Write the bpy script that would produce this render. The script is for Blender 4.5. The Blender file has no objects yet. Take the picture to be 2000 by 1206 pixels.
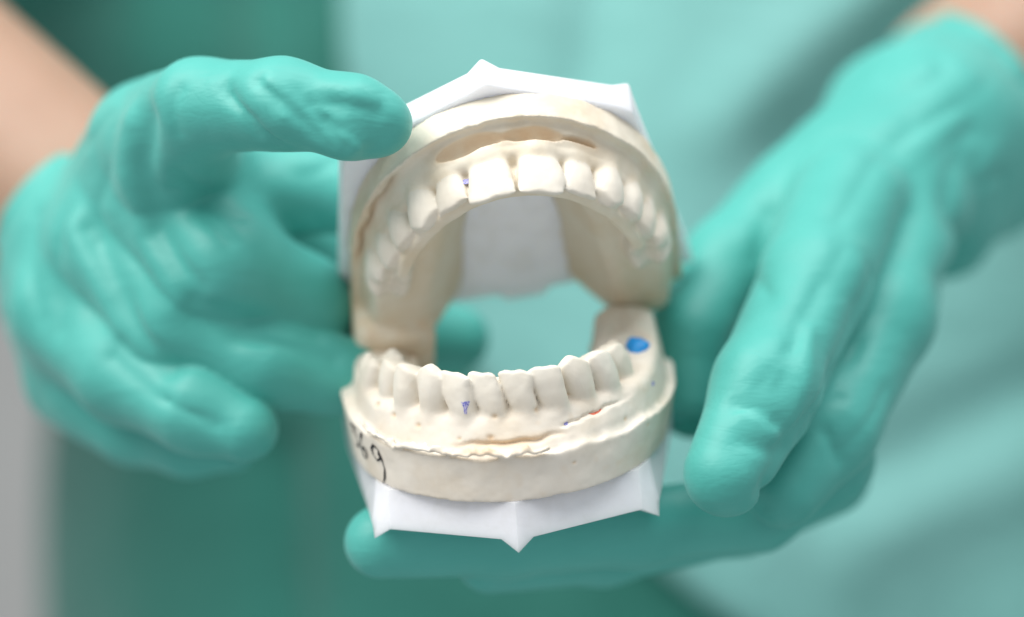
import bpy, math, time
import numpy as np
from mathutils import Matrix, Vector
from mathutils.bvhtree import BVHTree

T0 = time.time()
MM = 0.001
FOCUS = 500.0                      # mm from lens to the front teeth
R = math.radians
scene = bpy.context.scene
C = scene.collection

# ------------------------------------------------------------------ camera, world, lamps
cam_d = bpy.data.cameras.new("camera")
cam = bpy.data.objects.new("camera", cam_d)
C.objects.link(cam)
cam.location = (0, -FOCUS * MM, 0)
cam.rotation_euler = (R(90), 0, 0)
cam_d.sensor_width = 36
cam_d.lens = 90
cam_d.clip_start = 0.01
cam_d.clip_end = 50
cam_d.dof.use_dof = True
cam_d.dof.focus_distance = FOCUS * MM + 0.003
cam_d.dof.aperture_fstop = 3.4
cam_d.dof.aperture_blades = 0
scene.camera = cam

world = bpy.data.worlds.new("World")
scene.world = world
world.use_nodes = True
bg = world.node_tree.nodes["Background"]
bg.inputs[0].default_value = (0.93, 0.97, 1.0, 1)
bg.inputs[1].default_value = 0.56

def area(name, loc, target, size, power, color):
    d = bpy.data.lights.new(name, 'AREA')
    d.shape = 'RECTANGLE'
    d.size, d.size_y = size
    d.energy = power
    d.color = color
    o = bpy.data.objects.new(name, d)
    C.objects.link(o)
    o.location = loc
    o.rotation_euler = (Vector(target) - Vector(loc)).to_track_quat('-Z', 'Y').to_euler()
    return o

area("window_light", (-0.60, -0.40, 0.85), (0, 0.05, 0), (0.7, 0.7), 14.5, (1.0, 0.985, 0.96))
area("ceiling_light", (0.22, -0.24, 1.05), (0, 0.1, 0), (0.7, 0.7), 8.5, (0.97, 0.99, 1.0))

scene.view_settings.view_transform = 'Standard'
scene.view_settings.look = 'None'
scene.view_settings.exposure = 0
scene.view_settings.gamma = 1
scene.render.engine = 'CYCLES'
scene.cycles.use_denoising = True
scene.cycles.max_bounces = 8

# ------------------------------------------------------------------ helpers
rng = np.random.default_rng(7)
LAT = rng.random((32, 32, 32)).astype(np.float32) * 2 - 1

def vnoise(X, Y, Z, scale, seed=0):
    """smooth value noise, scale = size of a bump in mm"""
    X, Y, Z = np.broadcast_arrays(X, Y, Z)
    out = []
    f = []
    for k, A in enumerate((X, Y, Z)):
        a = A / scale + 7.3 * seed + 3.1 * k + 100
        i = np.floor(a)
        t = (a - i).astype(np.float32)
        f.append(t * t * (3 - 2 * t))
        out.append(i.astype(np.int32) & 31)
    i, j, k = out
    i1, j1, k1 = (i + 1) & 31, (j + 1) & 31, (k + 1) & 31
    u, v, w = f
    a = LAT[i, j, k] * (1 - u) + LAT[i1, j, k] * u
    b = LAT[i, j1, k] * (1 - u) + LAT[i1, j1, k] * u
    c = LAT[i, j, k1] * (1 - u) + LAT[i1, j, k1] * u
    d = LAT[i, j1, k1] * (1 - u) + LAT[i1, j1, k1] * u
    return (a * (1 - v) + b * v) * (1 - w) + (c * (1 - v) + d * v) * w

def smin(a, b, k):
    h = np.clip(0.5 + 0.5 * (b - a) / k, 0, 1)
    return b * (1 - h) + a * h - k * h * (1 - h)

def smax(a, b, k):
    return -smin(-a, -b, k)

def sstep(a, b, x):
    t = np.clip((x - a) / (b - a), 0, 1)
    return t * t * (3 - 2 * t)

class Grid:
    def __init__(self, lo, hi, step):
        self.lo = np.array(lo, float)
        self.step = step
        self.n = np.ceil((np.array(hi, float) - self.lo) / step).astype(int) + 1
        ax = [self.lo[i] + step * np.arange(self.n[i]) for i in range(3)]
        self.x = ax[0][:, None, None].astype(np.float32)
        self.y = ax[1][None, :, None].astype(np.float32)
        self.z = ax[2][None, None, :].astype(np.float32)
        self.ax = ax
    def box(self, lo, hi):
        s = []
        for i in range(3):
            a = int(max(0, math.floor((lo[i] - self.lo[i]) / self.step)))
            b = int(min(self.n[i], math.ceil((hi[i] - self.lo[i]) / self.step) + 1))
            s.append(slice(a, max(a, b)))
        return tuple(s)
    def sub(self, s):
        return self.x[s[0]], self.y[:, s[1]], self.z[:, :, s[2]]

def surface_nets(g, f):
    """polygonise f = 0 (negative inside) -> verts, quads"""
    ins = f < 0
    nx, ny, nz = f.shape
    cnt = np.zeros((nx - 1, ny - 1, nz - 1), np.int8)
    for a in (0, 1):
        for b in (0, 1):
            for c in (0, 1):
                cnt += ins[a:nx - 1 + a, b:ny - 1 + b, c:nz - 1 + c]
    act = (cnt > 0) & (cnt < 8)
    I = np.argwhere(act)
    idx = -np.ones(act.shape, np.int32)
    idx[act] = np.arange(len(I))
    acc = np.zeros((len(I), 3)); num = np.zeros(len(I))
    cor = [(a, b, c) for a in (0, 1) for b in (0, 1) for c in (0, 1)]
    vals = {c: f[I[:, 0] + c[0], I[:, 1] + c[1], I[:, 2] + c[2]] for c in cor}
    for c in cor:
        for ax in range(3):
            if c[ax] == 0:
                d = list(c); d[ax] = 1; d = tuple(d)
                va, vb = vals[c], vals[d]
                m = (va < 0) != (vb < 0)
                t = np.where(m, va / np.where(m, va - vb, 1), 0)
                p = np.tile(np.array(c, float), (len(I), 1))
                p[:, ax] = t
                acc[m] += p[m]; num[m] += 1
    V = g.lo + g.step * (I + acc / num[:, None])
    quads = []
    for ax in range(3):
        a = [slice(None)] * 3; b = [slice(None)] * 3
        a[ax] = slice(0, -1); b[ax] = slice(1, None)
        fa, fb = ins[tuple(a)], ins[tuple(b)]
        e = np.argwhere(fa != fb)
        u, w = [(1, 2), (2, 0), (0, 1)][ax]
        ok = (e[:, u] > 0) & (e[:, w] > 0) & (e[:, u] < f.shape[u] - 1) & (e[:, w] < f.shape[w] - 1)
        e = e[ok]
        flip = fa[e[:, 0], e[:, 1], e[:, 2]]
        def cell(du, dw):
            q = e.copy(); q[:, u] -= du; q[:, w] -= dw
            return idx[q[:, 0], q[:, 1], q[:, 2]]
        q = np.stack([cell(0, 0), cell(1, 0), cell(1, 1), cell(0, 1)], 1)
        q[~flip] = q[~flip][:, ::-1]
        quads.append(q)
    return V, np.concatenate(quads)

def vnormals(V, Q):
    n = np.cross(V[Q[:, 2]] - V[Q[:, 0]], V[Q[:, 3]] - V[Q[:, 1]])
    N = np.zeros_like(V)
    for k in range(4):
        np.add.at(N, Q[:, k], n)
    return N / (np.linalg.norm(N, axis=1)[:, None] + 1e-12)

def put(name, V, Q, mat, parent=None, N=None, smooth=True):
    me = bpy.data.meshes.new(name)
    V = np.asarray(V, np.float32) * MM
    Q = np.asarray(Q, np.int32)
    k = Q.shape[1]
    me.vertices.add(len(V)); me.vertices.foreach_set("co", V.ravel())
    me.loops.add(Q.size); me.loops.foreach_set("vertex_index", Q.ravel())
    me.polygons.add(len(Q)); me.polygons.foreach_set("loop_start", np.arange(0, Q.size, k, dtype=np.int32))
    me.polygons.foreach_set("use_smooth", np.full(len(Q), smooth))
    me.update(calc_edges=True)
    me.materials.append(mat)
    if N is not None:
        me.normals_split_custom_set_from_vertices(np.asarray(N, np.float32))
    o = bpy.data.objects.new(name, me)
    C.objects.link(o)
    if parent is not None:
        o.parent = parent
        if parent.name == 'person': o.location = -parent.location
    return o

def poly(name, verts, faces, mat, parent=None, bevel=0, seg=3, smooth=False):
    me = bpy.data.meshes.new(name)
    me.from_pydata([tuple(c * MM for c in v) for v in verts], [], faces)
    me.materials.append(mat)
    o = bpy.data.objects.new(name, me)
    C.objects.link(o)
    if parent is not None:
        o.parent = parent
    if bevel:
        b = o.modifiers.new("bevel", 'BEVEL')
        b.width = bevel * MM; b.segments = seg; b.limit_method = 'ANGLE'; b.angle_limit = R(12)
        me.polygons.foreach_set("use_smooth", [True] * len(me.polygons))
        b.harden_normals = True
    elif smooth:
        me.polygons.foreach_set("use_smooth", [True] * len(me.polygons))
    return o

def tint_attr(o, vals):  # per-vertex amount of tan mixed into the plaster colour
    at = o.data.color_attributes.new("tint", 'FLOAT_COLOR', 'POINT')
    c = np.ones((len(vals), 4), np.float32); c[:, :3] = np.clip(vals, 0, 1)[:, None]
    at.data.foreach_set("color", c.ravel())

def extract(V, Q, N, mask):
    q = Q[mask]
    used, inv = np.unique(q, return_inverse=True)
    return V[used], inv.reshape(q.shape), N[used]

def empty(name, label, cat, loc=(0, 0, 0), group=None):
    o = bpy.data.objects.new(name, None)
    C.objects.link(o)
    o.location = loc
    o['label'] = label; o['category'] = cat
    if group: o['group'] = group
    o.empty_display_size = 0.02
    return o

# ------------------------------------------------------------------ materials
def material(name, rough=0.6, spec=0.5, base=(0.8, 0.8, 0.8)):
    m = bpy.data.materials.new(name)
    m.use_nodes = True
    p = m.node_tree.nodes["Principled BSDF"]
    p.inputs["Base Color"].default_value = (*base, 1)
    p.inputs["Roughness"].default_value = rough
    p.inputs["Specular IOR Level"].default_value = spec
    return m, m.node_tree, p

def noise(nt, scale, detail=4, rough=0.55, dist=0.0, vec=None):
    n = nt.nodes.new("ShaderNodeTexNoise")
    n.inputs["Scale"].default_value = scale
    n.inputs["Detail"].default_value = detail
    n.inputs["Roughness"].default_value = rough
    n.inputs["Distortion"].default_value = dist
    if vec is None:
        tc = nt.nodes.new("ShaderNodeTexCoord")
        vec = tc.outputs["Object"]
    nt.links.new(vec, n.inputs["Vector"])
    return n.outputs["Fac"]

def ramp(nt, fac, stops):
    r = nt.nodes.new("ShaderNodeValToRGB")
    el = r.color_ramp.elements
    while len(el) < len(stops): el.new(0.5)
    for e, (p, c) in zip(el, stops):
        e.position = p; e.color = (*c, 1)
    nt.links.new(fac, r.inputs[0])
    return r.outputs[0]

def bump(nt, p, fac, strength, dist):
    b = nt.nodes.new("ShaderNodeBump")
    b.inputs["Strength"].default_value = strength
    b.inputs["Distance"].default_value = dist
    nt.links.new(fac, b.inputs["Height"])
    prev = p.inputs["Normal"].links
    if prev:
        nt.links.new(prev[0].from_socket, b.inputs["Normal"])
    nt.links.new(b.outputs[0], p.inputs["Normal"])

def sss(p, w, rad, scale):
    p.inputs["Subsurface Weight"].default_value = w
    p.inputs["Subsurface Radius"].default_value = rad
    p.inputs["Subsurface Scale"].default_value = scale

def plaster(name, c1, c2, c3):
    m, nt, p = material(name, 0.62, 0.35)
    f = noise(nt, 90, 5, 0.6)
    mx = nt.nodes.new("ShaderNodeMix"); mx.data_type = 'RGBA'
    va = nt.nodes.new("ShaderNodeVertexColor"); va.layer_name = "tint"
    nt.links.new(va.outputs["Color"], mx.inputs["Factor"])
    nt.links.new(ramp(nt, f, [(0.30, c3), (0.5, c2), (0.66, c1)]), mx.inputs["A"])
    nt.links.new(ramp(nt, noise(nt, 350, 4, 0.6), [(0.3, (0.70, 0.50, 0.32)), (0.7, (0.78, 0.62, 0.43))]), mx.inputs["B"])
    nt.links.new(mx.outputs["Result"], p.inputs["Base Color"])
    bump(nt, p, noise(nt, 1500, 5, 0.65), 0.12, 0.0002)
    bump(nt, p, noise(nt, 300, 3, 0.5), 0.1, 0.0004)
    return m

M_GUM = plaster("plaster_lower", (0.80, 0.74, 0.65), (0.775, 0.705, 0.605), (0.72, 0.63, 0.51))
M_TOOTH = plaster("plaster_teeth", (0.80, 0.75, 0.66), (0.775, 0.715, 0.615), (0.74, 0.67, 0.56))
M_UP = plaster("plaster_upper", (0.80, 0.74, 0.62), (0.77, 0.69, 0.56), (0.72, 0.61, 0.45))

M_PLASTIC, nt, p = material("white_plastic", 0.42, 0.45, (0.82, 0.82, 0.86))
nt.links.new(ramp(nt, noise(nt, 120, 5, 0.65, 0.5), [(0.32, (0.76, 0.757, 0.78)), (0.52, (0.81, 0.81, 0.85)), (0.75, (0.83, 0.83, 0.87))]), p.inputs["Base Color"])
nt.links.new(ramp(nt, noise(nt, 260, 4, 0.6), [(0.3, (0.3, 0.3, 0.3)), (0.7, (0.55, 0.55, 0.55))]), p.inputs["Roughness"])
bump(nt, p, noise(nt, 200, 3, 0.5), 0.08, 0.0005)
bump(nt, p, noise(nt, 1800, 4, 0.6), 0.10, 0.0001)
sss(p, 0.85, (1.0, 0.98, 0.93), 0.007)

M_GLOVE, nt, p = material("glove_nitrile", 0.52, 0.5)
f = noise(nt, 35, 4, 0.55)
nt.links.new(ramp(nt, f, [(0.3, (0.055, 0.37, 0.32)), (0.7, (0.080, 0.43, 0.375))]), p.inputs["Base Color"])
tc = nt.nodes.new("ShaderNodeTexCoord"); mp = nt.nodes.new("ShaderNodeMapping")
nt.links.new(tc.outputs["Object"], mp.inputs[0])
mp.inputs["Rotation"].default_value = (0.2, 0.5, 0.3); mp.inputs["Scale"].default_value = (1, 1, 2.6)
bump(nt, p, noise(nt, 70, 3, 0.5, 0.8, mp.outputs[0]), 0.16, 0.0018)
bump(nt, p, noise(nt, 700, 3, 0.5), 0.10, 0.0003)
mp2 = nt.nodes.new("ShaderNodeMapping"); nt.links.new(tc.outputs["Object"], mp2.inputs[0])
mp2.inputs["Rotation"].default_value = (0.1, 0.9, 0.2); mp2.inputs["Scale"].default_value = (1, 1, 4.5)
wn = noise(nt, 60, 2, 0.5, 1.2, mp2.outputs[0])
ab = nt.nodes.new("ShaderNodeMath"); ab.operation = 'SUBTRACT'; nt.links.new(wn, ab.inputs[0]); ab.inputs[1].default_value = 0.5
ab2 = nt.nodes.new("ShaderNodeMath"); ab2.operation = 'ABSOLUTE'; nt.links.new(ab.outputs[0], ab2.inputs[0])
ab3 = nt.nodes.new("ShaderNodeMath"); ab3.operation = 'MINIMUM'; nt.links.new(ab2.outputs[0], ab3.inputs[0]); ab3.inputs[1].default_value = 0.07
bump(nt, p, ab3.outputs[0], 0.06, 0.005)
p.inputs["Sheen Weight"].default_value = 0.2
p.inputs["Sheen Roughness"].default_value = 0.45
p.inputs["Sheen Tint"].default_value = (0.75, 1.0, 0.97, 1)

M_SCRUB_SHADED, nt, p = material("scrub_cotton_shaded", 0.85, 0.25)
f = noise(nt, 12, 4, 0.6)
nt.links.new(ramp(nt, f, [(0.3, (0.025, 0.18, 0.14)), (0.7, (0.040, 0.225, 0.18))]), p.inputs["Base Color"])  # deep tone holds the shade of arm and hands on the cloth
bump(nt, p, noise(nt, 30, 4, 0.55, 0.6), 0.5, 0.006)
p.inputs["Sheen Weight"].default_value = 0.4

M_SCRUB_LIT, nt, p = material("scrub_cotton_lit", 0.85, 0.25)
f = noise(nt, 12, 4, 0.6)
nt.links.new(ramp(nt, f, [(0.3, (0.175, 0.43, 0.40)), (0.7, (0.215, 0.48, 0.455))]), p.inputs["Base Color"])  # lit copy of the scrub cloth, for the paler panel
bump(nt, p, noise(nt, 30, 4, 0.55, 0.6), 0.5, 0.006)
p.inputs["Sheen Weight"].default_value = 0.4

M_SKIN, nt, p = material("skin", 0.5, 0.4)
f = noise(nt, 25, 5, 0.6)
nt.links.new(ramp(nt, f, [(0.3, (0.37, 0.225, 0.155)), (0.7, (0.44, 0.28, 0.20))]), p.inputs["Base Color"])
bump(nt, p, noise(nt, 500, 4, 0.6), 0.2, 0.0005)
sss(p, 0.2, (1.0, 0.4, 0.25), 0.004)

M_INK, nt, p = material("black_ink", 0.5, 0.4, (0.012, 0.012, 0.014))
M_BLUE, nt, p = material("blue_wax", 0.4, 0.5, (0.0, 0.27, 0.70))
nt.links.new(ramp(nt, noise(nt, 900, 2), [(0.3, (0.0, 0.22, 0.62)), (0.7, (0.01, 0.32, 0.76))]), p.inputs["Base Color"])
M_PEN, nt, p = material("purple_pencil", 0.7, 0.2, (0.22, 0.22, 0.55))
nt.links.new(ramp(nt, noise(nt, 2500, 3), [(0.40, (0.55, 0.52, 0.70)), (0.6, (0.16, 0.17, 0.55))]), p.inputs["Base Color"])
M_RED, nt, p = material("red_pencil", 0.7, 0.2, (0.80, 0.20, 0.12))
M_WALL, nt, p = material("wall_paint", 0.7, 0.3)
nt.links.new(ramp(nt, noise(nt, 3, 3), [(0.3, (0.40, 0.40, 0.39)), (0.7, (0.45, 0.45, 0.44))]), p.inputs["Base Color"])

# ------------------------------------------------------------------ the arch curve shared by both casts
def arch_curve(a, b, leg, splay):
    u = np.linspace(0, math.pi / 2, 200)
    x = a * np.sin(u); y = b - b * np.cos(u)
    ly = np.linspace(0.3, leg, 60)
    x = np.concatenate([x, a + splay * ly]); y = np.concatenate([y, b + ly])
    x = np.concatenate([-x[:0:-1], x]); y = np.concatenate([y[:0:-1], y])
    d = np.hypot(np.diff(x), np.diff(y))
    s = np.concatenate([[0], np.cumsum(d)])
    s -= s[len(s) // 2]
    return x, y, s

def arch_coords(curve, X, Y):
    """signed distance (outward +) and arc length for 2-D points"""
    cx, cy, cs = curve
    tx = np.gradient(cx, cs); ty = np.gradient(cy, cs)
    sh = np.broadcast(X, Y).shape
    x = np.broadcast_to(X, sh).ravel(); y = np.broadcast_to(Y, sh).ravel()
    D = np.empty(x.size); S = np.empty(x.size)
    for i in range(0, x.size, 20000):
        dx = x[i:i + 20000, None] - cx[None]; dy = y[i:i + 20000, None] - cy[None]
        q = dx * dx + dy * dy
        j = q.argmin(1); r = np.arange(len(j))
        along = dx[r, j] * tx[j] + dy[r, j] * ty[j]
        D[i:i + 20000] = dx[r, j] * ty[j] - dy[r, j] * tx[j]
        S[i:i + 20000] = cs[j] + np.clip(along, -0.5, 0.5)
    return D.reshape(sh).astype(np.float32), S.reshape(sh).astype(np.float32)

def at_s(curve, s):
    cx, cy, cs = curve
    x = np.interp(s, cs, cx); y = np.interp(s, cs, cy)
    e = 0.5
    tx = np.interp(s + e, cs, cx) - np.interp(s - e, cs, cx)
    ty = np.interp(s + e, cs, cy) - np.interp(s - e, cs, cy)
    l = math.hypot(tx, ty)
    return x, y, tx / l, ty / l      # tangent towards +s ; outward normal = (ty,-tx)

# tooth: (s, width, kind, z_neck, height, lean, turn, out)
def tooth_field(curve, X, Y, Z, t):
    s, W, kind, z0, H, lean, turn, out = t
    cx, cy, tx, ty = at_s(curve, s)
    nx, ny = ty, -tx
    cx += nx * out; cy += ny * out
    a = (X - cx) * tx + (Y - cy) * ty
    b = (X - cx) * nx + (Y - cy) * ny
    ca, sa = math.cos(turn), math.sin(turn)
    a, b = a * ca + b * sa, -a * sa + b * ca
    c = Z - z0
    h = np.clip(c / H, -0.7, 1.0)
    a = a - lean * (c - H * 0.5)
    hp = np.clip(h, 0, 1)
    if kind == 'i':
        w = W / 2 * (0.74 + 0.28 * np.sin(hp * 1.75)) + 0.0 * c
        lab = 2.9 - 0.9 * hp ** 2 + 0.55 * np.sin(hp * 3.14)
        lin = -3.2 + 4.1 * hp ** 0.8
        lab = lab - 0.035 * a * a
        top = H - 0.25 * np.abs(a / (W / 2)) ** 4 + 0.12 * np.cos(a * 5.0 / W * 2.2 + s)
        pw = 3.4
    elif kind == 'c':
        w = W / 2 * (0.78 + 0.24 * np.sin(hp * 2.0))
        lab = 3.5 - 1.2 * hp ** 2 + 0.7 * np.sin(hp * 3.0) - 0.07 * a * a
        lin = -3.4 + 3.6 * hp
        top = H + 0.9 - 0.75 * np.sqrt(a * a + 0.5)
        pw = 2.5
    elif kind == 'p':
        w = W / 2 * (0.82 + 0.2 * np.sin(hp * 2.2))
        lab = 3.9 - 1.2 * hp ** 2 + 0.6 * np.sin(hp * 3.0) - 0.05 * a * a
        lin = -3.9 + 1.0 * hp
        top = H - 0.5 + 1.1 * np.cos(np.clip((b - 1.9) / 2.0, -3, 1.6)) * 0.9 - 0.10 * a * a
        pw = 2.7
    else:
        w = W / 2 * (0.88 + 0.13 * np.sin(hp * 2.2))
        lab = 4.9 - 1.2 * hp ** 2 + 0.5 * np.sin(hp * 3.0)
        lin = -4.8 + 0.9 * hp
        top = H - 0.7 + 0.8 * np.cos(b / 2.5 * 3.14 - 3.14) * 0.8 - 0.6 * np.cos(a / (W / 4) * 3.14) * 0.8
        pw = 3.2
    bc = (lab + lin) / 2; th = np.maximum((lab - lin) / 2, 0.3)
    r = ((np.abs(a) / w) ** pw + (np.abs(b - bc) / th) ** pw) ** (1 / pw)
    f = (r - 1) * np.minimum(w, th)
    f = smax(f, c - top, 0.55)
    f = np.maximum(f, -c - H * 0.65)
    return f.astype(np.float32)

def build_cast(curve, teeth, body, root_k, step, zmax, name, root, mats, tint, extra=None, ylim=(-13, 68)):
    g = Grid((-39, ylim[0], -0.9), (39, ylim[1], zmax), step)
    D2, S2 = arch_coords(curve, g.x[:, :, 0], g.y[:, :, 0])
    D = D2[:, :, None]; S = S2[:, :, None]
    f, rough = body(g, D, S)
    f = f.astype(np.float32)
    # roots: a soft ridge under every crown
    best = np.full(f.shape, 1e3, np.float32)
    for t in teeth:
        cx, cy, tx, ty = at_s(curve, t[0])
        m = t[1] / 2 + 6
        b = g.box((cx - m, cy - m, t[3] - 9), (cx + m, cy + m, t[3] + t[4] + 2.5))
        X, Y, Z = g.sub(b)
        nx, ny = ty, -tx
        zc = Z - t[3]
        cc = np.clip(zc, -10, 0)
        o = t[7] + 0.5 - 0.24 * cc
        ax = cx + nx * o - tx * (-t[5]) * cc * 0.9
        ay = cy + ny * o - ty * (-t[5]) * cc * 0.9
        rr = root_k * t[1] / 2 + 0.04 * cc
        fr = np.sqrt((X - ax) ** 2 + (Y - ay) ** 2 + (zc - cc) ** 2) - rr
        f[b] = smin(f[b], fr, 1.6)
    gum = f.copy()
    lab_f = []
    for t in teeth:
        cx, cy, tx, ty = at_s(curve, t[0])
        m = t[1] / 2 + 6
        b = g.box((cx - m, cy - m, t[3] - 8), (cx + m, cy + m, t[3] + t[4] + 2.5))
        X, Y, Z = g.sub(b)
        ft = tooth_field(curve, X, Y, Z, t)
        ft = ft + 0.07 * vnoise(X, Y, Z, 2.2, 3)
        best[b] = np.minimum(best[b], ft)
        lab_f.append((b, ft))
    f = smin(f, best, 0.7)
    f = f + rough(g) + 0.035 * vnoise(g.x, g.y, g.z, 0.9, 5)
    if extra is not None:
        f = extra(g, f, D, S)
    V, Q = surface_nets(g, f)
    N = vnormals(V, Q)
    cen = (V[Q[:, 0]] + V[Q[:, 2]]) / 2
    ci = np.round((cen - g.lo) / g.step).astype(int)
    lab = np.full(len(Q), -1)
    gv = gum[ci[:, 0], ci[:, 1], ci[:, 2]] - 0.15
    cur = gv.copy()
    for k, (b, ft) in enumerate(lab_f):
        ok = np.ones(len(Q), bool)
        for ax in range(3):
            ok &= (ci[:, ax] >= b[ax].start) & (ci[:, ax] < b[ax].stop)
        w = np.where(ok)[0]
        v = ft[ci[w, 0] - b[0].start, ci[w, 1] - b[1].start, ci[w, 2] - b[2].start]
        m = v < cur[w]
        lab[w[m]] = k; cur[w[m]] = v[m]
    def emit(nm, mask, mat):
        v, q, n = extract(V, Q, N, mask)
        o = put(nm, v, q, mat, root, n)
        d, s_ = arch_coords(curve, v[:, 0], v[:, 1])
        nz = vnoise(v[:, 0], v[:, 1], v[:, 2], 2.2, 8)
        tint_attr(o, tint(v, d, s_, nz))
    emit('plaster_arch', lab == -1, mats[0])
    for k in range(len(teeth)):
        m = lab == k
        if m.sum() > 30: emit('tooth', m, mats[1])
    tri = np.concatenate([Q[:, :3], Q[:, [0, 2, 3]]])
    return BVHTree.FromPolygons([tuple(v) for v in V.tolist()], tri.tolist(), all_triangles=True)

# ------------------------------------------------------------------ plastic base under each cast
def plastic_base(root, mat, y0, ys, yr, xr, h, spike, xc=29.0, rear_bump=False, wide=1.0, pull=1.0):
    """five-sided tray: ring outline, tapered a little towards the foot, with pointed corner ribs"""
    foot = []                                     # outline at z = -h with the ribs' plan shape
    rib = 1.5
    def P(x, y): foot.append((x, y))
    P(-xr, yr); P(-xc - 0.3, ys + 2.2)
    P(-xc, ys)
    P(-xc + 3.4, ys - 3.4 * (ys - y0) / xc)
    P(-3.2, y0 + 3.2 * (ys - y0) / xc); P(0, y0 - 0.6); P(3.2, y0 + 3.2 * (ys - y0) / xc)
    P(xc - 3.4, ys - 3.4 * (ys - y0) / xc)
    P(xc, ys)
    P(xc + 0.3, ys + 2.2); P(xr, yr)
    if rear_bump:
        P(6, yr); P(4, yr + 2.5); P(-4, yr + 2.5); P(-6, yr)
    foot = [(x * wide if x > 10 else x, y) for x, y in foot]
    n = len(foot)
    peaks = {2: spike, 5: spike, 8: spike}
    verts = []
    for i, (x, y) in enumerate(foot):
        ox, oy = x, y
        if i == 5: x, y = x, y + 3.0
        elif i in (4, 6): x, y = x, y + 2.4
        elif i in (2, 8): x, y = x * 0.92, y + 5.5
        elif i in (1, 9): x, y = x * 0.945, y + 6.0
        elif i in (3, 7): x, y = x * 0.98, y + 4.0
        verts.append((ox + (x - ox) * pull, oy + (y - oy) * pull, 0.0))
    verts += [(x * 0.985, y * 0.985 + 0.3, -h - peaks.get(i, 0)) for i, (x, y) in enumerate(foot)]
    cy = (yr + y0) / 2
    verts += [(x * 0.86, (y - cy) * 0.86 + cy, -h) for x, y in foot]
    faces = [tuple(range(n))]
    for i in range(n):
        j = (i + 1) % n
        faces.append((j, i, n + i, n + j))
        faces.append((n + j, n + i, 2 * n + i, 2 * n + j))
    faces.append(tuple(range(3 * n - 1, 2 * n - 1, -1)))
    return poly('plastic_base', verts, faces, mat, root, bevel=0.45)

def frame(origin, xa, ya, za):
    m = Matrix.Identity(4)
    for i, a in enumerate((xa, ya, za)):
        for k in range(3): m[k][i] = a[k]
    for k in range(3): m[k][3] = origin[k] * MM
    return m

def pix(px, py, y=0.0):
    """a point in the place, given by the photo's pixel and its real depth in mm behind the front teeth"""
    k = (FOCUS + y) / FOCUS / 10.0
    return np.array([(px - 1000) * k, y, (603 - py) * k])

def rot(axis, deg): return Matrix.Rotation(R(deg), 3, axis)

# ---- lower cast
LOW_I = pix(985, 722, 0)
RL = rot('Y', -4.5) @ rot('Z', 0.0) @ rot('X', 16)
lower = empty('dental_cast', 'cream plaster cast of lower teeth with 569 written on its side, on a white base', 'dental cast')
ZI = 24.5
lc = arch_curve(25.8, 35, 36, 0.03)
off = RL @ Vector((0, 0, ZI))
lower.matrix_world = Matrix.Translation((Vector(LOW_I) - off) * MM) @ RL.to_4x4()

PITS = [(-22.5, 14.2, 0.6), (-16.3, 13.4, 0.5), (-27.5, 15.2, 0.55), (-2.2, 16.0, 0.5), (5.0, 16.4, 0.5), (12.0, 17.6, 0.3), (-8.0, 12.0, 0.35), (21.0, 10.5, 0.4), (-3.0, 12.2, 0.6), (9.0, 6.0, 0.3), (25.0, 8.0, 0.35)]

def lower_body(g, D, S):
    A = np.abs(S)
    X, Y, Z = g.x, g.y, g.z
    n2 = vnoise(X, Y, np.zeros(1, np.float32), 5.0, 1)
    n3 = vnoise(X, Y, np.zeros(1, np.float32), 2.0, 2)
    dout = 8.1 - 0.5 * sstep(18, 42, -S) - 0.3 * sstep(10, 32, S) + (Z - 2.3) * (0.12 * sstep(12, 32, -S) + 0.25 * sstep(12, 32, S)) + 0.10 * vnoise(X, Y, Z, 4, 9)
    din = -7.6
    zl = 9.6 + 4.2 * sstep(18, 48, -S) + 1.6 * sstep(10, 45, S) + 0.9 * n2 + 0.4 * n3
    zl = zl - 0.25 * (D - 5)
    block = smax(smax(smax(D - dout, din - D, 1.0), Z - zl, 0.5), -Z, 0.2)
    # gum ridge
    gz = 16.4 + 2.0 * sstep(26, 40, A) + 4.6 * sstep(34, 58, S) - 0.6 * sstep(50, 60, A)
    zz = np.maximum(Z - 9.6, 0)
    hw = 6.5 + 0.5 * sstep(12, 32, -S) + 1.7 * sstep(12, 32, S) - (0.52 - 0.34 * sstep(12, 30, A)) * zz + 0.25 * n2
    hw = np.minimum(hw, dout + 0.2 * zz)
    gz = gz + 0.9 * sstep(36, 44, S) * vnoise(X, Y, np.zeros(1, np.float32), 3.5, 77)
    ridge = smax((np.abs(D + 0.1) - hw) * 0.87, Z - gz - 0.5 * n2, 2.4)
    f = smax(smin(block, ridge, 0.9), -Z, 0.2)
    core = smax(np.abs(D + 0.9) - 1.5 + 0.06 * (Z - 16), Z - 22.6, 1.0) + 4 * sstep(33, 36, A)
    f = smin(f, core, 1.2)
    f = smax(f, A - 62, 7.0)
    return f, (lambda g: 0.12 * vnoise(g.x, g.y, g.z, 3.0, 4))

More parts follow.
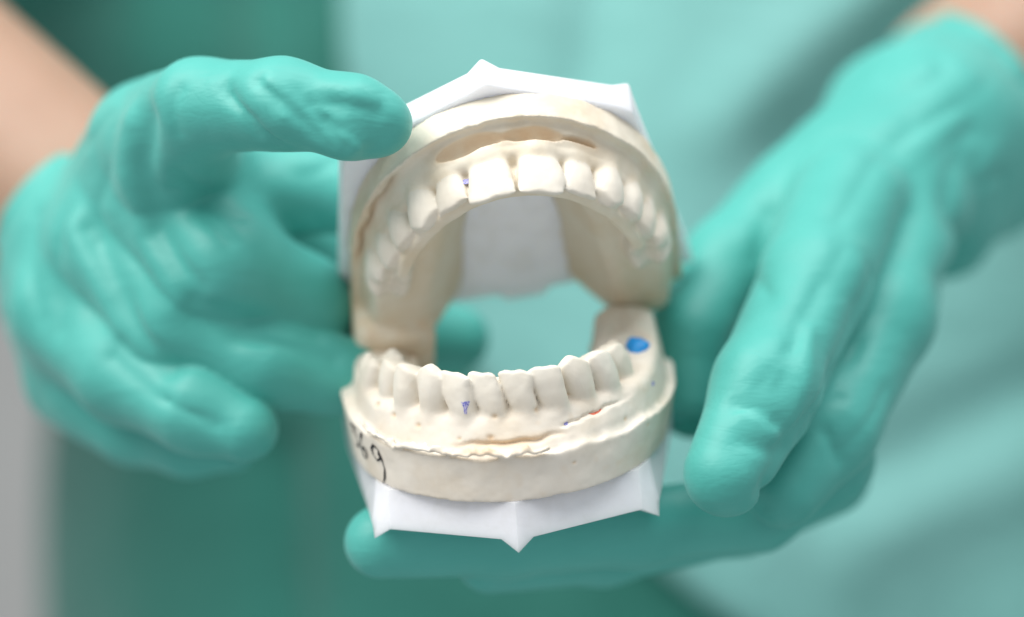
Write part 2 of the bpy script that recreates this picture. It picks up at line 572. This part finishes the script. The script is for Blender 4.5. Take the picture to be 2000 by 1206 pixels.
def lower_extra(g, f, D, S):
    X, Y, Z = g.x, g.y, g.z
    w1 = vnoise(X, Y, np.zeros(1, np.float32), 3.2, 31)
    w2 = vnoise(X, Y, np.zeros(1, np.float32), 1.3, 32)
    # crevice below the incisors
    line = 11.0 + 0.7 * w1 + 0.06 * S
    cre = np.exp(-((Z - line) / 0.5) ** 2) * np.exp(-((S - 0.0) / 7.5) ** 4)
    f = f + 0.9 * cre * (D > 3)
    for ps, pz, pr in PITS:
        q = ((S - ps) ** 2 + ((Z - pz) * 1.3) ** 2) / pr ** 2
        f = f + 0.8 * pr * np.exp(-q) * (D > 1)
    # mould line on the right of the front: a fine crack with a small step
    l2 = 13.4 + 0.10 * (S - 14) + 0.35 * w2
    cr = np.exp(-((Z - l2) / 0.28) ** 2) * sstep(8, 9.5, S) * (1 - sstep(19, 22, S))
    f = f + 0.55 * cr * (D > 2.5)
    f = f - 0.35 * sstep(7, 10, S) * (1 - sstep(21, 26, S)) * sstep(0, 0.3, l2 - Z) * (1 - sstep(2.0, 4.5, l2 - Z)) * (D > 2.5)
    # flaky lip of the mould line
    ang = D - 8.3 - 0.5 * w1 - 0.03 * np.abs(np.minimum(S + 12, 0))
    lip = np.sqrt(ang ** 2 * 0.5 + (Z - (9.8 + 1.3 * w1 + 0.8 * w2 + 0.10 * np.abs(np.minimum(S + 12, 0)))) ** 2) - 0.5 - 0.25 * w2
    lip = lip + 5 * (1 - sstep(-38, -26, S)) + 5 * sstep(5, 8, S)
    f = smin(f, lip, 0.6)
    return f

def lower_tint(v, d, s, nz):
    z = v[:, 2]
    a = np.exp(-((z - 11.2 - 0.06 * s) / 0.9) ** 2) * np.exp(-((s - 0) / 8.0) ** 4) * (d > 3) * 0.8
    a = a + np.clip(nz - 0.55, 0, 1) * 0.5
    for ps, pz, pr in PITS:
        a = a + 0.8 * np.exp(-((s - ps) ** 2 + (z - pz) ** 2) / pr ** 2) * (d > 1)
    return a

lt = []
widths = [5.6, 6.0, 6.6, 6.6, 6.8]
kinds = ['i', 'i', 'c', 'p', 'p']
for side in (-1, 1):
    s = 0.0
    for k, (w, kd) in enumerate(zip(widths, kinds)):
        sc = side * (s + w / 2)
        s += w
        h = {0: 10.2, 1: 10.2, 2: 10.7, 3: 9.6, 4: 8.9}[k]
        if side > 0 and k == 2: h -= 0.2
        lean = -0.25 if (side > 0 or k < 2) else -0.04
        turn = 0.28 if abs(sc) < 14 else 0.14
        lt.append((sc, w * 1.10, kd, 24.5 - 10.2, h, lean, turn, (0.35 if k % 2 else -0.15)))
    if side < 0:
        lt.append((side * (s + 4.2), 9.4, 'm', 15.2, 7.2, 0.0, 0.0, 0.3))
low_bvh = build_cast(lc, lt, lower_body, 0.90, 0.33, 27.0, 'lower', lower, (M_GUM, M_TOOTH), lower_tint, lower_extra)
lb = plastic_base(lower, M_PLASTIC, -11.2, 2.4, 54, 36.0, 7.2, 2.3)

# ---- upper cast
UP_I = pix(1010, 378, 1)
PHI = 37
b_ = Vector((0, math.cos(R(PHI)), -math.sin(R(PHI))))
u_ = Vector((0, math.sin(R(PHI)), math.cos(R(PHI))))
RU = Matrix(((-1, b_.x, -u_.x), (0, b_.y, -u_.y), (0, b_.z, -u_.z)))
RU = rot('Y', -7.0) @ rot('Z', 2.5) @ RU
upper = empty('dental_cast', 'cream plaster cast of upper teeth tilted open above the lower one', 'dental cast')
UZI = 19.2
uc = arch_curve(27.3, 37, 44, 0.08)
off = RU @ Vector((0, 0, UZI))
upper.matrix_world = Matrix.Translation((Vector(UP_I) - off) * MM) @ RU.to_4x4()

def upper_body(g, D, S):
    A = np.abs(S)
    X, Y, Z = g.x, g.y, g.z
    n2 = vnoise(X, Y, np.zeros(1, np.float32), 5.0, 11)
    n3 = vnoise(X, Y, np.zeros(1, np.float32), 1.8, 12)
    dout = 7.8 - 0.5 * sstep(20, 50, A)
    din = -9.0 - 3.0 * sstep(15, 40, A)
    zl = 6.3 + 0.4 * n2 + 0.25 * n3 + 0.25 * (D - 7)
    block = smax(smax(smax(D - dout, din - D, 2.0), Z - zl, 0.5), -Z, 0.2)
    gz = 12.2 + 1.5 * sstep(42, 52, A) - 1.0 * sstep(60, 70, A)
    hw = 5.2 - 0.22 * (Z - 8)
    outer = D - (3.7 + 0.5 * np.clip(10 - Z, 0, 4))
    inner = (-D) - (hw + 5.2 + 3.0 * sstep(15, 40, A) - 0.45 * (Z - 4))
    ridge = smax(smax(smax(outer, inner * 0.9, 1.5), Z - gz, 2.6), -Z, 0.2)
    f = smin(block, ridge, 0.8)
    core = smax(np.abs(D + 0.9) - 1.4, Z - 18.6, 1.0) + 4 * sstep(36, 40, A)
    f = smin(f, core, 1.0)
    f = smax(f, A - 71, 9.0)
    # stepped lug behind the ridge on one side
    lug = smax(smax(np.abs(D + 1.0) - 8.6, np.abs(S - 68) - 9.0, 3.5), np.abs(Z - 9) - 8.2, 3.5)
    f = smin(f, lug, 1.0)
    return f, (lambda g: 0.14 * vnoise(g.x, g.y, g.z, 3.0, 14))

def upper_extra(g, f, D, S):
    # vestibule: the deep recess above the gum, behind the rim
    X, Y, Z = g.x, g.y, g.z
    for s0, w, dp in ((7.0, 6.2, 1.7), (-4.0, 5.2, 1.4), (-12.5, 3.4, 0.6)):
        cut = np.sqrt(((S - s0) / w) ** 2 + ((D - 4.2) / 2.4) ** 2 + ((Z - 8.0) / dp) ** 2) - 1
        f = smax(f, -cut * 1.4, 0.4)
    crack = np.exp(-((D - 5.6 + 0.3 * np.sin(S * 0.8)) / 0.35) ** 2) * sstep(20, 24, S) * (1 - sstep(42, 46, S)) * np.exp(-((Z - 6.0) / 2.2) ** 4)
    f = f + 1.3 * crack
    return f

def upper_tint(v, d, s, nz):
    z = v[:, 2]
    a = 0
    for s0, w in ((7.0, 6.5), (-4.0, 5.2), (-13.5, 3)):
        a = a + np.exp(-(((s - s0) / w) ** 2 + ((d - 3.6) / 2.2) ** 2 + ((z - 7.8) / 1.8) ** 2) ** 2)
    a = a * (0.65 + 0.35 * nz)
    a = a + sstep(48, 66, np.abs(s)) * 0.45 * (1 + nz) + sstep(20, 40, s) * (d > 2) * (z < 9) * 0.35  # tan rear ends; index finger's shade painted tan on the left flank
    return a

ut = []
widths = [9.2, 6.8, 7.6, 6.8, 6.6, 9.6]
kinds = ['i', 'i', 'c', 'p', 'p', 'm']
for side in (-1, 1):
    s = 0.0
    for k, (w, kd) in enumerate(zip(widths, kinds)):
        sc = side * (s + w / 2)
        s += w
        h = [11.2, 8.9 if side > 0 else 9.8, 9.4, 7.8, 7.4, 6.8][k]
        ut.append((sc, w * 1.04, kd, 19.2 - 9.4, h, 0.0, side * (-0.05 if k < 2 else 0.0), [0.3, -0.2, 0.5, 0.2, 0.1, 0.0][k]))
up_bvh = build_cast(uc, ut, upper_body, 0.80, 0.33, 26.0, 'upper', upper, (M_UP, M_TOOTH), upper_tint, upper_extra)
ub = plastic_base(upper, M_PLASTIC, -11.8, 2.6, 57, 37.5, 5.4, 1.4, rear_bump=True, wide=1.10, pull=0.35)
ub.location = (2.6 * MM, 0, 0); ub.rotation_euler = (0, 0, R(4.5))

# ------------------------------------------------------------------ marks on the casts
def on_cast(bvh, s, z, curve, dist=14):
    """point on the outer face of a cast at arc length s and height z (local mm)"""
    x, y, tx, ty = at_s(curve, s)
    o = Vector((x + ty * dist, y - tx * dist, z))
    hit = bvh.ray_cast(o, Vector((-ty, tx, 0)))
    if hit[0] is None: return Vector((x + ty * 8, y - tx * 8, z)), Vector((ty, -tx, 0))
    return hit[0], hit[1]

def pen_line(name, pts, curve, bvh, w, mat, parent, z_off=0.10):
    """a drawn stroke: ribbon lying on the plaster; pts = [(s, z), ...]"""
    P = []
    for (a, b), (c, d) in zip(pts[:-1], pts[1:]):
        k = max(2, int(math.hypot(c - a, d - b) / 0.25))
        for i in range(k): P.append((a + (c - a) * i / k, b + (d - b) * i / k))
    P.append(pts[-1])
    V, F = [], []
    for i, (s, z) in enumerate(P):
        j = min(i + 1, len(P) - 1); h = max(i - 1, 0)
        ds, dz = P[j][0] - P[h][0], P[j][1] - P[h][1]
        l = math.hypot(ds, dz) or 1
        ww = w * (0.75 + 0.35 * math.sin(i * 0.4))
        for sg in (-1, 0, 1):
            q, n = on_cast(bvh, s - sg * dz / l * ww / 2, z + sg * ds / l * ww / 2, curve)
            if n.length == 0: n = Vector((0, -1, 0))
            out = Vector(q) + Vector((at_s(curve, s)[3], -at_s(curve, s)[2], 0)) * z_off
            V.append(tuple(out))
        if i:
            m = len(V)
            F += [(m - 6, m - 3, m - 2, m - 5), (m - 5, m - 2, m - 1, m - 4)]
    return poly(name, V, F, mat, parent, smooth=True)

def patch(name, s, z, outline, curve, bvh, mat, parent, lift=0.05, up=False):
    """a small stain: fan-filled outline laid on the plaster"""
    V = []; F = []
    rings = 3
    q, n = (on_cast(bvh, s, z, curve))
    nx = at_s(curve, s)
    od = Vector((nx[3], -nx[2], 0)) * lift
    V.append(tuple(q + od))
    m = len(outline)
    for r in range(1, rings + 1):
        for a, b in outline:
            h, n = on_cast(bvh, s + a * r / rings, z + b * r / rings, curve)
            e = (h - q).dot(od.normalized())
            h = h + od.normalized() * (min(max(e, -0.35 * r / rings), 0.4) - e)
            V.append(tuple(h + od))
    for i in range(m): F.append((0, 1 + i, 1 + (i + 1) % m))
    for r in range(rings - 1):
        for i in range(m):
            a = 1 + r * m + i; b = 1 + r * m + (i + 1) % m
            F.append((a, a + m, b + m, b))
    return poly(name, V, F, mat, parent, smooth=True)

# 569 on the left flank of the lower cast
def digit(strokes, s0, z0, sc, label, sx=0.75, wd=0.5):
    t = [[(s0 + a * sc * sx, z0 + b * sc) for a, b in st] for st in strokes]
    o = None
    for st in t:
        x = pen_line('digit', st, lc, low_bvh, wd, M_INK, lower, 0.16)
        if o is None: o = x
        else:
            o_me = o.data
            import bmesh
            bm = bmesh.new(); bm.from_mesh(o_me); bm.from_mesh(x.data); bm.to_mesh(o_me); bm.free()
            bpy.data.objects.remove(x)
    o['label'] = label
    return o
five = [[(-0.1, 1.0), (-0.35, 0.95), (-0.4, 0.45)], [(-0.1, 1.0), (0.5, 0.9)], [(-0.4, 0.45), (0.0, 0.6), (0.35, 0.35), (0.4, 0.0), (0.15, -0.4), (-0.3, -0.45)]]
six = [[(0.3, 1.1), (0.0, 0.8), (-0.28, 0.3), (-0.35, -0.2), (-0.2, -0.55), (0.1, -0.6), (0.35, -0.35), (0.3, 0.0), (0.05, 0.1), (-0.25, -0.1)]]
nine = [[(-0.1, 0.95), (-0.45, 0.75), (-0.4, 0.35), (0.0, 0.0), (0.45, 0.3), (0.3, 0.75), (0.0, 0.98), (-0.3, 1.0)],
        [(0.3, 0.75), (0.25, 0.5), (0.5, 0.25), (0.65, -0.4), (0.55, -1.0), (0.2, -1.6)]]
digit(five, -33.0, 6.6, 3.3, 'black handwritten 5', 1.0, 0.62)
digit(six, -29.4, 5.9, 3.4, 'black handwritten 6', 0.9, 0.6)
digit(nine, -24.6, 4.9, 3.2, 'black handwritten 9', 0.95)

def blob(n, rx, rz, seed, j=0.25):
    r = np.random.default_rng(seed)
    return [(rx * math.cos(2 * math.pi * i / n) * (1 + j * r.uniform(-1, 1)), rz * math.sin(2 * math.pi * i / n) * (1 + j * r.uniform(-1, 1))) for i in range(n)]
patch('pencil_mark', -6.9, 18.2, [(-0.8, 1.0), (0.7, 1.1), (0.5, 0.4), (0.2, -0.3), (0.1, -1.5), (-0.3, -1.4), (-0.4, 0.0)], lc, low_bvh, M_PEN, lower)
patch('pencil_mark', 9.5, 13.0, blob(8, 0.5, 0.35, 2), lc, low_bvh, M_PEN, lower)
patch('pencil_mark', 31.5, 14.0, blob(8, 0.7, 0.5, 3), lc, low_bvh, M_PEN, lower)
patch('red_mark', 15.6, 13.3, [(-1.4, 0.3), (-0.2, 0.15), (1.6, 0.45), (1.2, 0.15), (0.2, -0.15), (-0.1, -0.5), (-0.5, -0.2)], lc, low_bvh, M_RED, lower)
patch('pencil_mark', 9.0, 14.2, blob(7, 1.0, 0.8, 5, 0.3), uc, up_bvh, M_PEN, upper, lift=0.6)

# the round blue wax spot in the molar gap
bm_x, bm_y, tx, ty = at_s(lc, 38.5)
hit = low_bvh.ray_cast(Vector((bm_x + 2.6, bm_y, 40)), Vector((0, 0, -1)))
ctr = hit[0] if hit[0] else Vector((bm_x, bm_y, 18))
nrm = hit[1] if hit[0] else Vector((0, 0, 1))
if nrm.z < 0: nrm = -nrm
nrm = (nrm + Vector((0, -0.9, 0.2))).normalized()
tq = nrm.to_track_quat('Z', 'Y')
V, Q = [], []
nu, nv = 28, 8
for i in range(nv + 1):
    a = math.pi / 2 * i / nv
    for j in range(nu):
        t = 2 * math.pi * j / nu
        w = 1 + 0.10 * math.sin(3 * t + 1) + 0.05 * math.sin(7 * t)
        p3 = tq @ Vector((2.4 * w * math.sin(a) * math.cos(t), 2.7 * w * math.sin(a) * math.sin(t), 1.5 * math.cos(a) + 0.1))
        V.append(tuple(ctr + p3))
for i in range(nv):
    for j in range(nu):
        Q.append((i * nu + j, (i + 1) * nu + j, (i + 1) * nu + (j + 1) % nu, i * nu + (j + 1) % nu))
put('wax_spot', V, Q, M_BLUE, lower)
print('casts', round(time.time() - T0, 1))

# ------------------------------------------------------------------ gloved hands
def cone(X, Y, Z, a, b, ra, rb):
    """round cone distance (cheap) and parameter"""
    ab = b - a
    L = float(ab @ ab)
    h = np.clip(((X - a[0]) * ab[0] + (Y - a[1]) * ab[1] + (Z - a[2]) * ab[2]) / L, 0, 1)
    d = np.sqrt((X - a[0] - h * ab[0]) ** 2 + (Y - a[1] - h * ab[1]) ** 2 + (Z - a[2] - h * ab[2]) ** 2)
    return (d - (ra + (rb - ra) * h)).astype(np.float32)

def chain_field(g, f, pts, k):
    """chain of round cones: pts = [(px, py, depth, radius), ...] merged with soft joints"""
    out = np.full(f.shape, 60.0, np.float32)
    P = [(pix(p[0], p[1], p[2]), p[3]) for p in pts]
    for (a, ra), (b, rb) in zip(P[:-1], P[1:]):
        m = max(ra, rb) + 14
        bx = g.box(np.minimum(a, b) - m, np.maximum(a, b) + m)
        X, Y, Z = g.sub(bx)
        out[bx] = smin(out[bx], cone(X, Y, Z, a, b, ra, rb), k)
    return out

def surf_depth(g, f, px, py):
    """depth of the first surface seen along the line of sight through a pixel"""
    ys = g.ax[1]
    k = (FOCUS + ys) / FOCUS / 10
    xs = (px - 1000) * k; zs = (603 - py) * k
    i = np.round((xs - g.lo[0]) / g.step).astype(int); kk = np.round((zs - g.lo[2]) / g.step).astype(int)
    ok = (i >= 0) & (i < g.n[0]) & (kk >= 0) & (kk < g.n[2])
    v = np.where(ok, f[np.clip(i, 0, g.n[0] - 1), np.arange(len(ys)), np.clip(kk, 0, g.n[2] - 1)], 9)
    w = np.where(v < 0)[0]
    return ys[w[0]] if len(w) else None

def crease(g, f, pts, amp, sig):
    """amp > 0 sinks a fold line into the surface, amp < 0 raises one"""
    W = []
    for px, py in pts:
        d = surf_depth(g, f, px, py)
        if d is not None: W.append(pix(px, py, d))
    n = len(W) - 1
    for i in range(n):
        a, b = W[i], W[i + 1]
        if np.linalg.norm(b - a) > 40 or np.linalg.norm(b - a) < 0.01: continue
        m = sig * 4
        bx = g.box(np.minimum(a, b) - m, np.maximum(a, b) + m)
        X, Y, Z = g.sub(bx)
        d = cone(X, Y, Z, a, b, 0, 0)
        if 'acc' not in locals(): acc = np.zeros(f.shape, np.float32)
        acc[bx] = np.maximum(acc[bx], np.exp(-(d / sig)) if (sig < 2.9 and amp > 0) else np.exp(-(d / sig) ** 2))
    if n > 0 and 'acc' in locals(): f += amp * acc
    return f

def build_hand(lo, hi, step, fingers, palm, folds, clip, root, seeds):
    g = Grid(lo, hi, step)
    f = np.full(tuple(g.n), 60.0, np.float32)
    for ch in palm:
        f = smin(f, chain_field(g, f, ch, 8.0), 9.0)
    tips = np.full(tuple(g.n), 60.0, np.float32)
    for ch, k in fingers:
        c = chain_field(g, f, ch, 3.5)
        tips = smin(tips, c, k)
    f = smin(f, tips, 5.0)
    X, Y, Z = g.x, g.y, g.z
    wr = vnoise(X * 0.8 + Z * 0.6, Y, Z * 0.8 - X * 0.6, 9.0, seeds)
    f = f + 0.22 * wr + 0.8 * vnoise(X, Y, Z, 22, seeds + 1) * (0.25 + 0.75 * sstep(0, 9, tips))
    # stretched-film folds: ridged noise, stronger away from the fingertips
    rd = np.abs(vnoise(X * 0.6 - Z * 0.9, Y * 0.6, (Z * 0.6 + X * 0.9) * 0.42, 7.0, seeds + 2))
    f = f + 0.9 * np.exp(-(rd / 0.3) ** 2) * 0.7 * sstep(0, 7, tips)
    for pts, amp, sig in folds:
        f = crease(g, f, pts, amp, sig)
    if clip is not None:
        c, n = clip
        n = n / np.linalg.norm(n)
        dd = (X - c[0]) * n[0] + (Y - c[1]) * n[1] + (Z - c[2]) * n[2]
        f = f - 1.0 * np.exp(-((dd + 1.8) / 1.4) ** 2) + 0.5 * np.exp(-((dd + 6) / 2.5) ** 2)
        f = smax(f, (X - c[0]) * n[0] + (Y - c[1]) * n[1] + (Z - c[2]) * n[2], 1.0)
    V, Q = surface_nets(g, f)
    return put('glove', V, Q, M_GLOVE, root, vnormals(V, Q))

person = empty('person', 'person in teal surgical scrubs and teal gloves holding the open plaster casts', 'person', (0, 0.25, -0.2))

# image-left hand
palmA = [
    [(150, 440, 95, 19), (190, 480, 80, 20), (250, 480, 62, 18)],
    [(140, 580, 88, 17), (190, 650, 78, 16), (200, 760, 72, 11)],
    [(250, 330, 60, 12), (330, 330, 45, 13)],
    [(360, 290, 42, 11), (395, 400, 48, 12)],
    [(285, 262, 48, 11), (350, 225, 30, 10)],
    [(180, 400, 100, 20), (60, 340, 120, 26)],
    [(480, 430, 82, 12), (640, 500, 84, 12)],
    [(430, 350, 60, 10), (560, 368, 56, 9.0), (700, 380, 56, 9)],
]
fingersA = [
    ([(335, 320, 38, 12), (390, 212, 20, 9.8), (550, 204, 7, 8.7), (690, 230, 3, 7.9), (738, 243, 3, 6.8)], 0.5),      # index over the top
    ([(300, 400, 50, 13), (430, 520, 38, 13), (580, 605, 50, 12), (720, 650, 72, 9.4), (890, 662, 80, 7.6)], 0.5),     # thumb, behind
    ([(220, 480, 56, 13), (350, 630, 42, 11.5), (520, 705, 40, 10.2), (690, 738, 44, 8.4)], 0.5),                         # middle
    ([(140, 600, 66, 14), (250, 720, 50, 11.5), (385, 795, 38, 9.6), (478, 838, 34, 7.2)], 0.4),                          # ring
    ([(150, 740, 84, 12), (260, 825, 68, 9), (370, 862, 60, 7.6), (450, 868, 56, 6)], 0.4),                               # little
]
foldsA = [
    ([(650, 225), (700, 245), (745, 268)], 1.8, 3.2),
    ([(560, 235), (620, 275), (680, 298)], -1.0, 3.0),
    ([(505, 160), (560, 205), (645, 285)], 1.76, 1.32),
    ([(525, 165), (590, 212), (660, 278)], -0.96, 1.54),
    ([(590, 185), (620, 225), (672, 288)], 2.08, 1.21),
    ([(598, 190), (645, 228), (700, 282)], -1.28, 1.65),
    ([(612, 200), (680, 207), (735, 222)], 2.24, 1.54),
    ([(640, 235), (690, 265), (720, 295)], 1.92, 1.32),
    ([(440, 170), (475, 220), (500, 265)], 1.44, 1.21),
    ([(455, 190), (500, 235), (560, 290)], 1.28, 1.10),
    ([(350, 175), (335, 215), (345, 260)], 1.12, 1.76),
    ([(290, 235), (282, 330), (310, 450), (380, 560)], 3.52, 2.42),
    ([(255, 240), (250, 340), (282, 470), (345, 590)], -1.44, 3.30),
    ([(355, 345), (410, 385), (465, 420)], 2.88, 1.54),
    ([(340, 370), (400, 420), (450, 470)], 1.44, 1.43),
    ([(170, 450), (230, 560), (300, 690), (330, 720)], 3.52, 2.20),
    ([(140, 440), (180, 520), (230, 640)], -1.44, 2.86),
    ([(120, 430), (105, 520), (115, 640)], 2.88, 2.64),
    ([(70, 420), (60, 520), (75, 620)], 1.92, 2.42),
    ([(380, 590), (470, 655), (650, 700)], 2.88, 1.76),
    ([(220, 700), (300, 770), (420, 830)], 1.60, 1.54),
    ([(430, 600), (530, 640), (620, 660)], 1.28, 1.65),
    ([(210, 330), (190, 400), (200, 470)], 1.60, 1.98),
]
clipA = (pix(128, 385, 105), np.array([-0.74, 0.15, 0.66]))
build_hand((-135, -12, -48), (-5, 150, 60), 0.7, fingersA, palmA, foldsA, clipA, person, 21)
print('hand A', round(time.time() - T0, 1))

# image-right hand
palmB = [
    [(1870, 210, 120, 21), (1790, 270, 100, 22), (1720, 360, 85, 20)],
    [(1870, 210, 130, 21), (1990, 90, 160, 25)],
    [(1870, 330, 110, 20), (1840, 430, 100, 14)],
    [(1650, 350, 85, 15), (1560, 430, 80, 13)],
    [(1930, 330, 120, 16), (1940, 260, 125, 17)],
]
fingersB = [
    ([(1660, 400, 65, 13), (1590, 560, 40, 12.2), (1500, 760, 18, 11), (1420, 925, 10, 8.8)], 0.5),     # thumb
    ([(1770, 420, 78, 13), (1720, 620, 52, 11.5), (1620, 830, 34, 10.3), (1530, 955, 28, 8.2)], 2.5),   # index
    ([(1560, 400, 85, 13), (1430, 520, 72, 11), (1350, 650, 60, 8.6), (1352, 790, 56, 7.6)], 0.5),      # middle, behind
    ([(1620, 900, 45, 10), (1480, 1000, 40, 8), (1240, 1030, 34, 8), (980, 1050, 30, 8), (745, 1058, 26, 7.4)], 0.5), # ring, under
    ([(1620, 930, 62, 9), (1450, 1010, 52, 8), (1180, 1070, 46, 7.6), (955, 1092, 34, 7.2)], 0.5),      # little, under
]
foldsB = [
    ([(1710, 540), (1640, 700), (1550, 850), (1490, 960)], 2.54, 1.94),
    ([(1672, 672), (1618, 748)], 1.52, 1.33),
    ([(1440, 798), (1480, 802), (1515, 830)], 1.77, 1.45),
    ([(1450, 812), (1490, 825), (1512, 850)], -0.88, 1.69),
    ([(1450, 862), (1500, 880), (1530, 868)], 1.77, 1.45),
    ([(1585, 806), (1612, 845), (1638, 900)], 1.52, 1.09),
    ([(1560, 850), (1590, 812), (1640, 780)], 1.27, 1.21),
    ([(1580, 640), (1568, 760), (1545, 820)], -0.75, 1.94),
    ([(1770, 420), (1720, 560), (1660, 700)], 1.52, 2.42),
    ([(1650, 480), (1570, 640), (1520, 760)], 1.01, 2.42),
    ([(1490, 950), (1480, 1000)], 1.90, 1.33),
    ([(1600, 560), (1540, 680), (1480, 760)], 0.75, 2.18),
    ([(1860, 430), (1870, 500), (1840, 560)], 2.03, 2.66),
    ([(1780, 240), (1700, 330), (1640, 430)], 1.14, 2.66),
    ([(1900, 260), (1860, 330), (1850, 400)], 1.65, 2.66),
    ([(1640, 880), (1690, 830), (1730, 760)], 0.75, 1.69),
    ([(1500, 420), (1480, 500), (1500, 580)], 1.77, 2.42),
]
clipB = (pix(1900, 190, 140), np.array([0.76, 0.25, 0.62]))
build_hand((-48, -12, -72), (150, 175, 72), 0.8, fingersB, palmB, foldsB, clipB, person, 41)
build = None
print('hand B', round(time.time() - T0, 1))

# ------------------------------------------------------------------ the wearer
def sdf_mesh(name, lo, hi, step, fn, mat, parent):
    g = Grid(lo, hi, step)
    f = fn(g).astype(np.float32)
    V, Q = surface_nets(g, f)
    return put(name, V, Q, mat, parent, vnormals(V, Q))

def ell(X, Y, Z, c, r):
    k = np.sqrt(((X - c[0]) / r[0]) ** 2 + ((Y - c[1]) / r[1]) ** 2 + ((Z - c[2]) / r[2]) ** 2)
    return (k - 1) * min(r)

def body(g):
    X, Y, Z = g.x, g.y, g.z
    f = ell(X, Y, Z, (95, 365, -60), (140, 80, 330))
    W1, E1, S1 = pix(170, 420, 95), np.array([-276., 182, 150]), np.array([-150., 340, 215])
    W2, E2, S2 = pix(1900, 180, 130), np.array([310., 240, 190]), np.array([215., 340, 200])
    for W, E, S in ((W1, E1, S1), (W2, E2, S2)):
        f = smin(f, cone(X, Y, Z, W, E, 24, 42), 8)
        f = smin(f, cone(X, Y, Z, E, S, 42, 52), 12)
    return f
sdf_mesh('body', (-360, 70, -420), (370, 430, 290), 4.5, body, M_SKIN, person)

def torso(g, grow):
    X, Y, Z = g.x, g.y, g.z
    f = ell(X, Y, Z, (80, 345, -80), (240 + grow, 122 + grow, 520))
    f = smin(f, cone(X, Y, Z, np.array([225., 330, 190]), np.array([290., 270, 170]), 66 + grow, 60), 20)
    f = smin(f, cone(X, Y, Z, np.array([-150., 335, 190]), np.array([-245., 200, 168]), 64, 72), 20)  # unseen sleeve, widened to throw shade on the torso's left side
    xx = X + 14 * vnoise(X, Y, Z, 120, 62)
    fold = (7 + grow * 0.5) * np.sin(xx / 21.0 + 0.006 * Z) * (0.4 + 0.6 * vnoise(X, Y, Z, 160, 60)) + 5 * vnoise(X, Y * 0, Z * 0.3, 38, 61)
    def seg(x0, z0, x1, z1, amp, sg):
        dx, dz = x1 - x0, z1 - z0
        h = np.clip(((X - x0) * dx + (Z - z0) * dz) / (dx * dx + dz * dz), 0, 1)
        return amp * np.exp(-((X - x0 - h * dx) ** 2 + (Z - z0 - h * dz) ** 2) / sg ** 2)
    f = f + seg(140, 100, 78, 44, 10, 11) - seg(118, 104, 60, 52, 5, 13) + seg(90, -50, 150, -22, 5, 10) - seg(95, -68, 150, -42, 4, 12)
    f = f - seg(-70, 120, -66, 40, 5, 9) + seg(-92, 120, -90, 60, 5, 12) + seg(-66, -40, -62, -120, 7, 7) + seg(30, 120, 20, 60, 5, 9)
    f = f - 26 * sstep(0, 80, Z) * sstep(-20, -110, X)
    return smax(f - fold, Z - 300, 4)
sdf_mesh('scrub_top', (-350, 110, -340), (410, 480, 310), 4.5, lambda g: torso(g, 0), M_SCRUB_SHADED, person)

def lit_panel(g):
    X, Y, Z = g.x, g.y, g.z
    f = torso(g, 9)
    f = smax(f, -torso(g, 0) - 1, 2)
    edge = np.clip(0.00365 * Z * Z - 0.64 * Z - 22, -60, 150)  # panel edge drawn along the border of the shaded cloth
    f = smax(f, edge - X + 5 * vnoise(X, Y, Z, 60, 81), 4)
    return smax(f, Y - 330, 3)
sdf_mesh('scrub_lit_panel', (-80, 150, -340), (410, 480, 310), 3.5, lit_panel, M_SCRUB_LIT, person)  # added panel: lit scrub tone laid over the shaded one

def trousers(g):
    X, Y, Z = g.x, g.y, g.z
    f = cone(X, Y, Z, np.array([60., 330, -260]), np.array([215., 135, -205]), 95, 85)
    f = smin(f, cone(X, Y, Z, np.array([0., 330, -340]), np.array([-180., 150, -330]), 95, 85), 12)
    f = f - 5 * vnoise(X, Y, Z, 45, 71) - 3 * np.sin((X * 0.5 + Y + Z) / 16) * vnoise(X, Y, Z, 70, 72)
    return f
sdf_mesh('scrub_trousers', (-290, 0, -450), (340, 450, -30), 5, trousers, M_SCRUB_SHADED, person)

# ------------------------------------------------------------------ the room
def structure(name, verts, faces, mat):
    o = poly(name, verts, faces, mat)
    o['kind'] = 'structure'
    return o
W = 3000
structure('wall', [(-W, 1400, -1300), (W, 1400, -1300), (W, 1400, 1700), (-W, 1400, 1700),
                   (-W, 1500, -1300), (W, 1500, -1300), (W, 1500, 1700), (-W, 1500, 1700)],
          [(0, 1, 2, 3), (5, 4, 7, 6), (0, 4, 5, 1), (3, 2, 6, 7), (1, 5, 6, 2), (4, 0, 3, 7)], M_WALL)
print('script', round(time.time() - T0, 1))
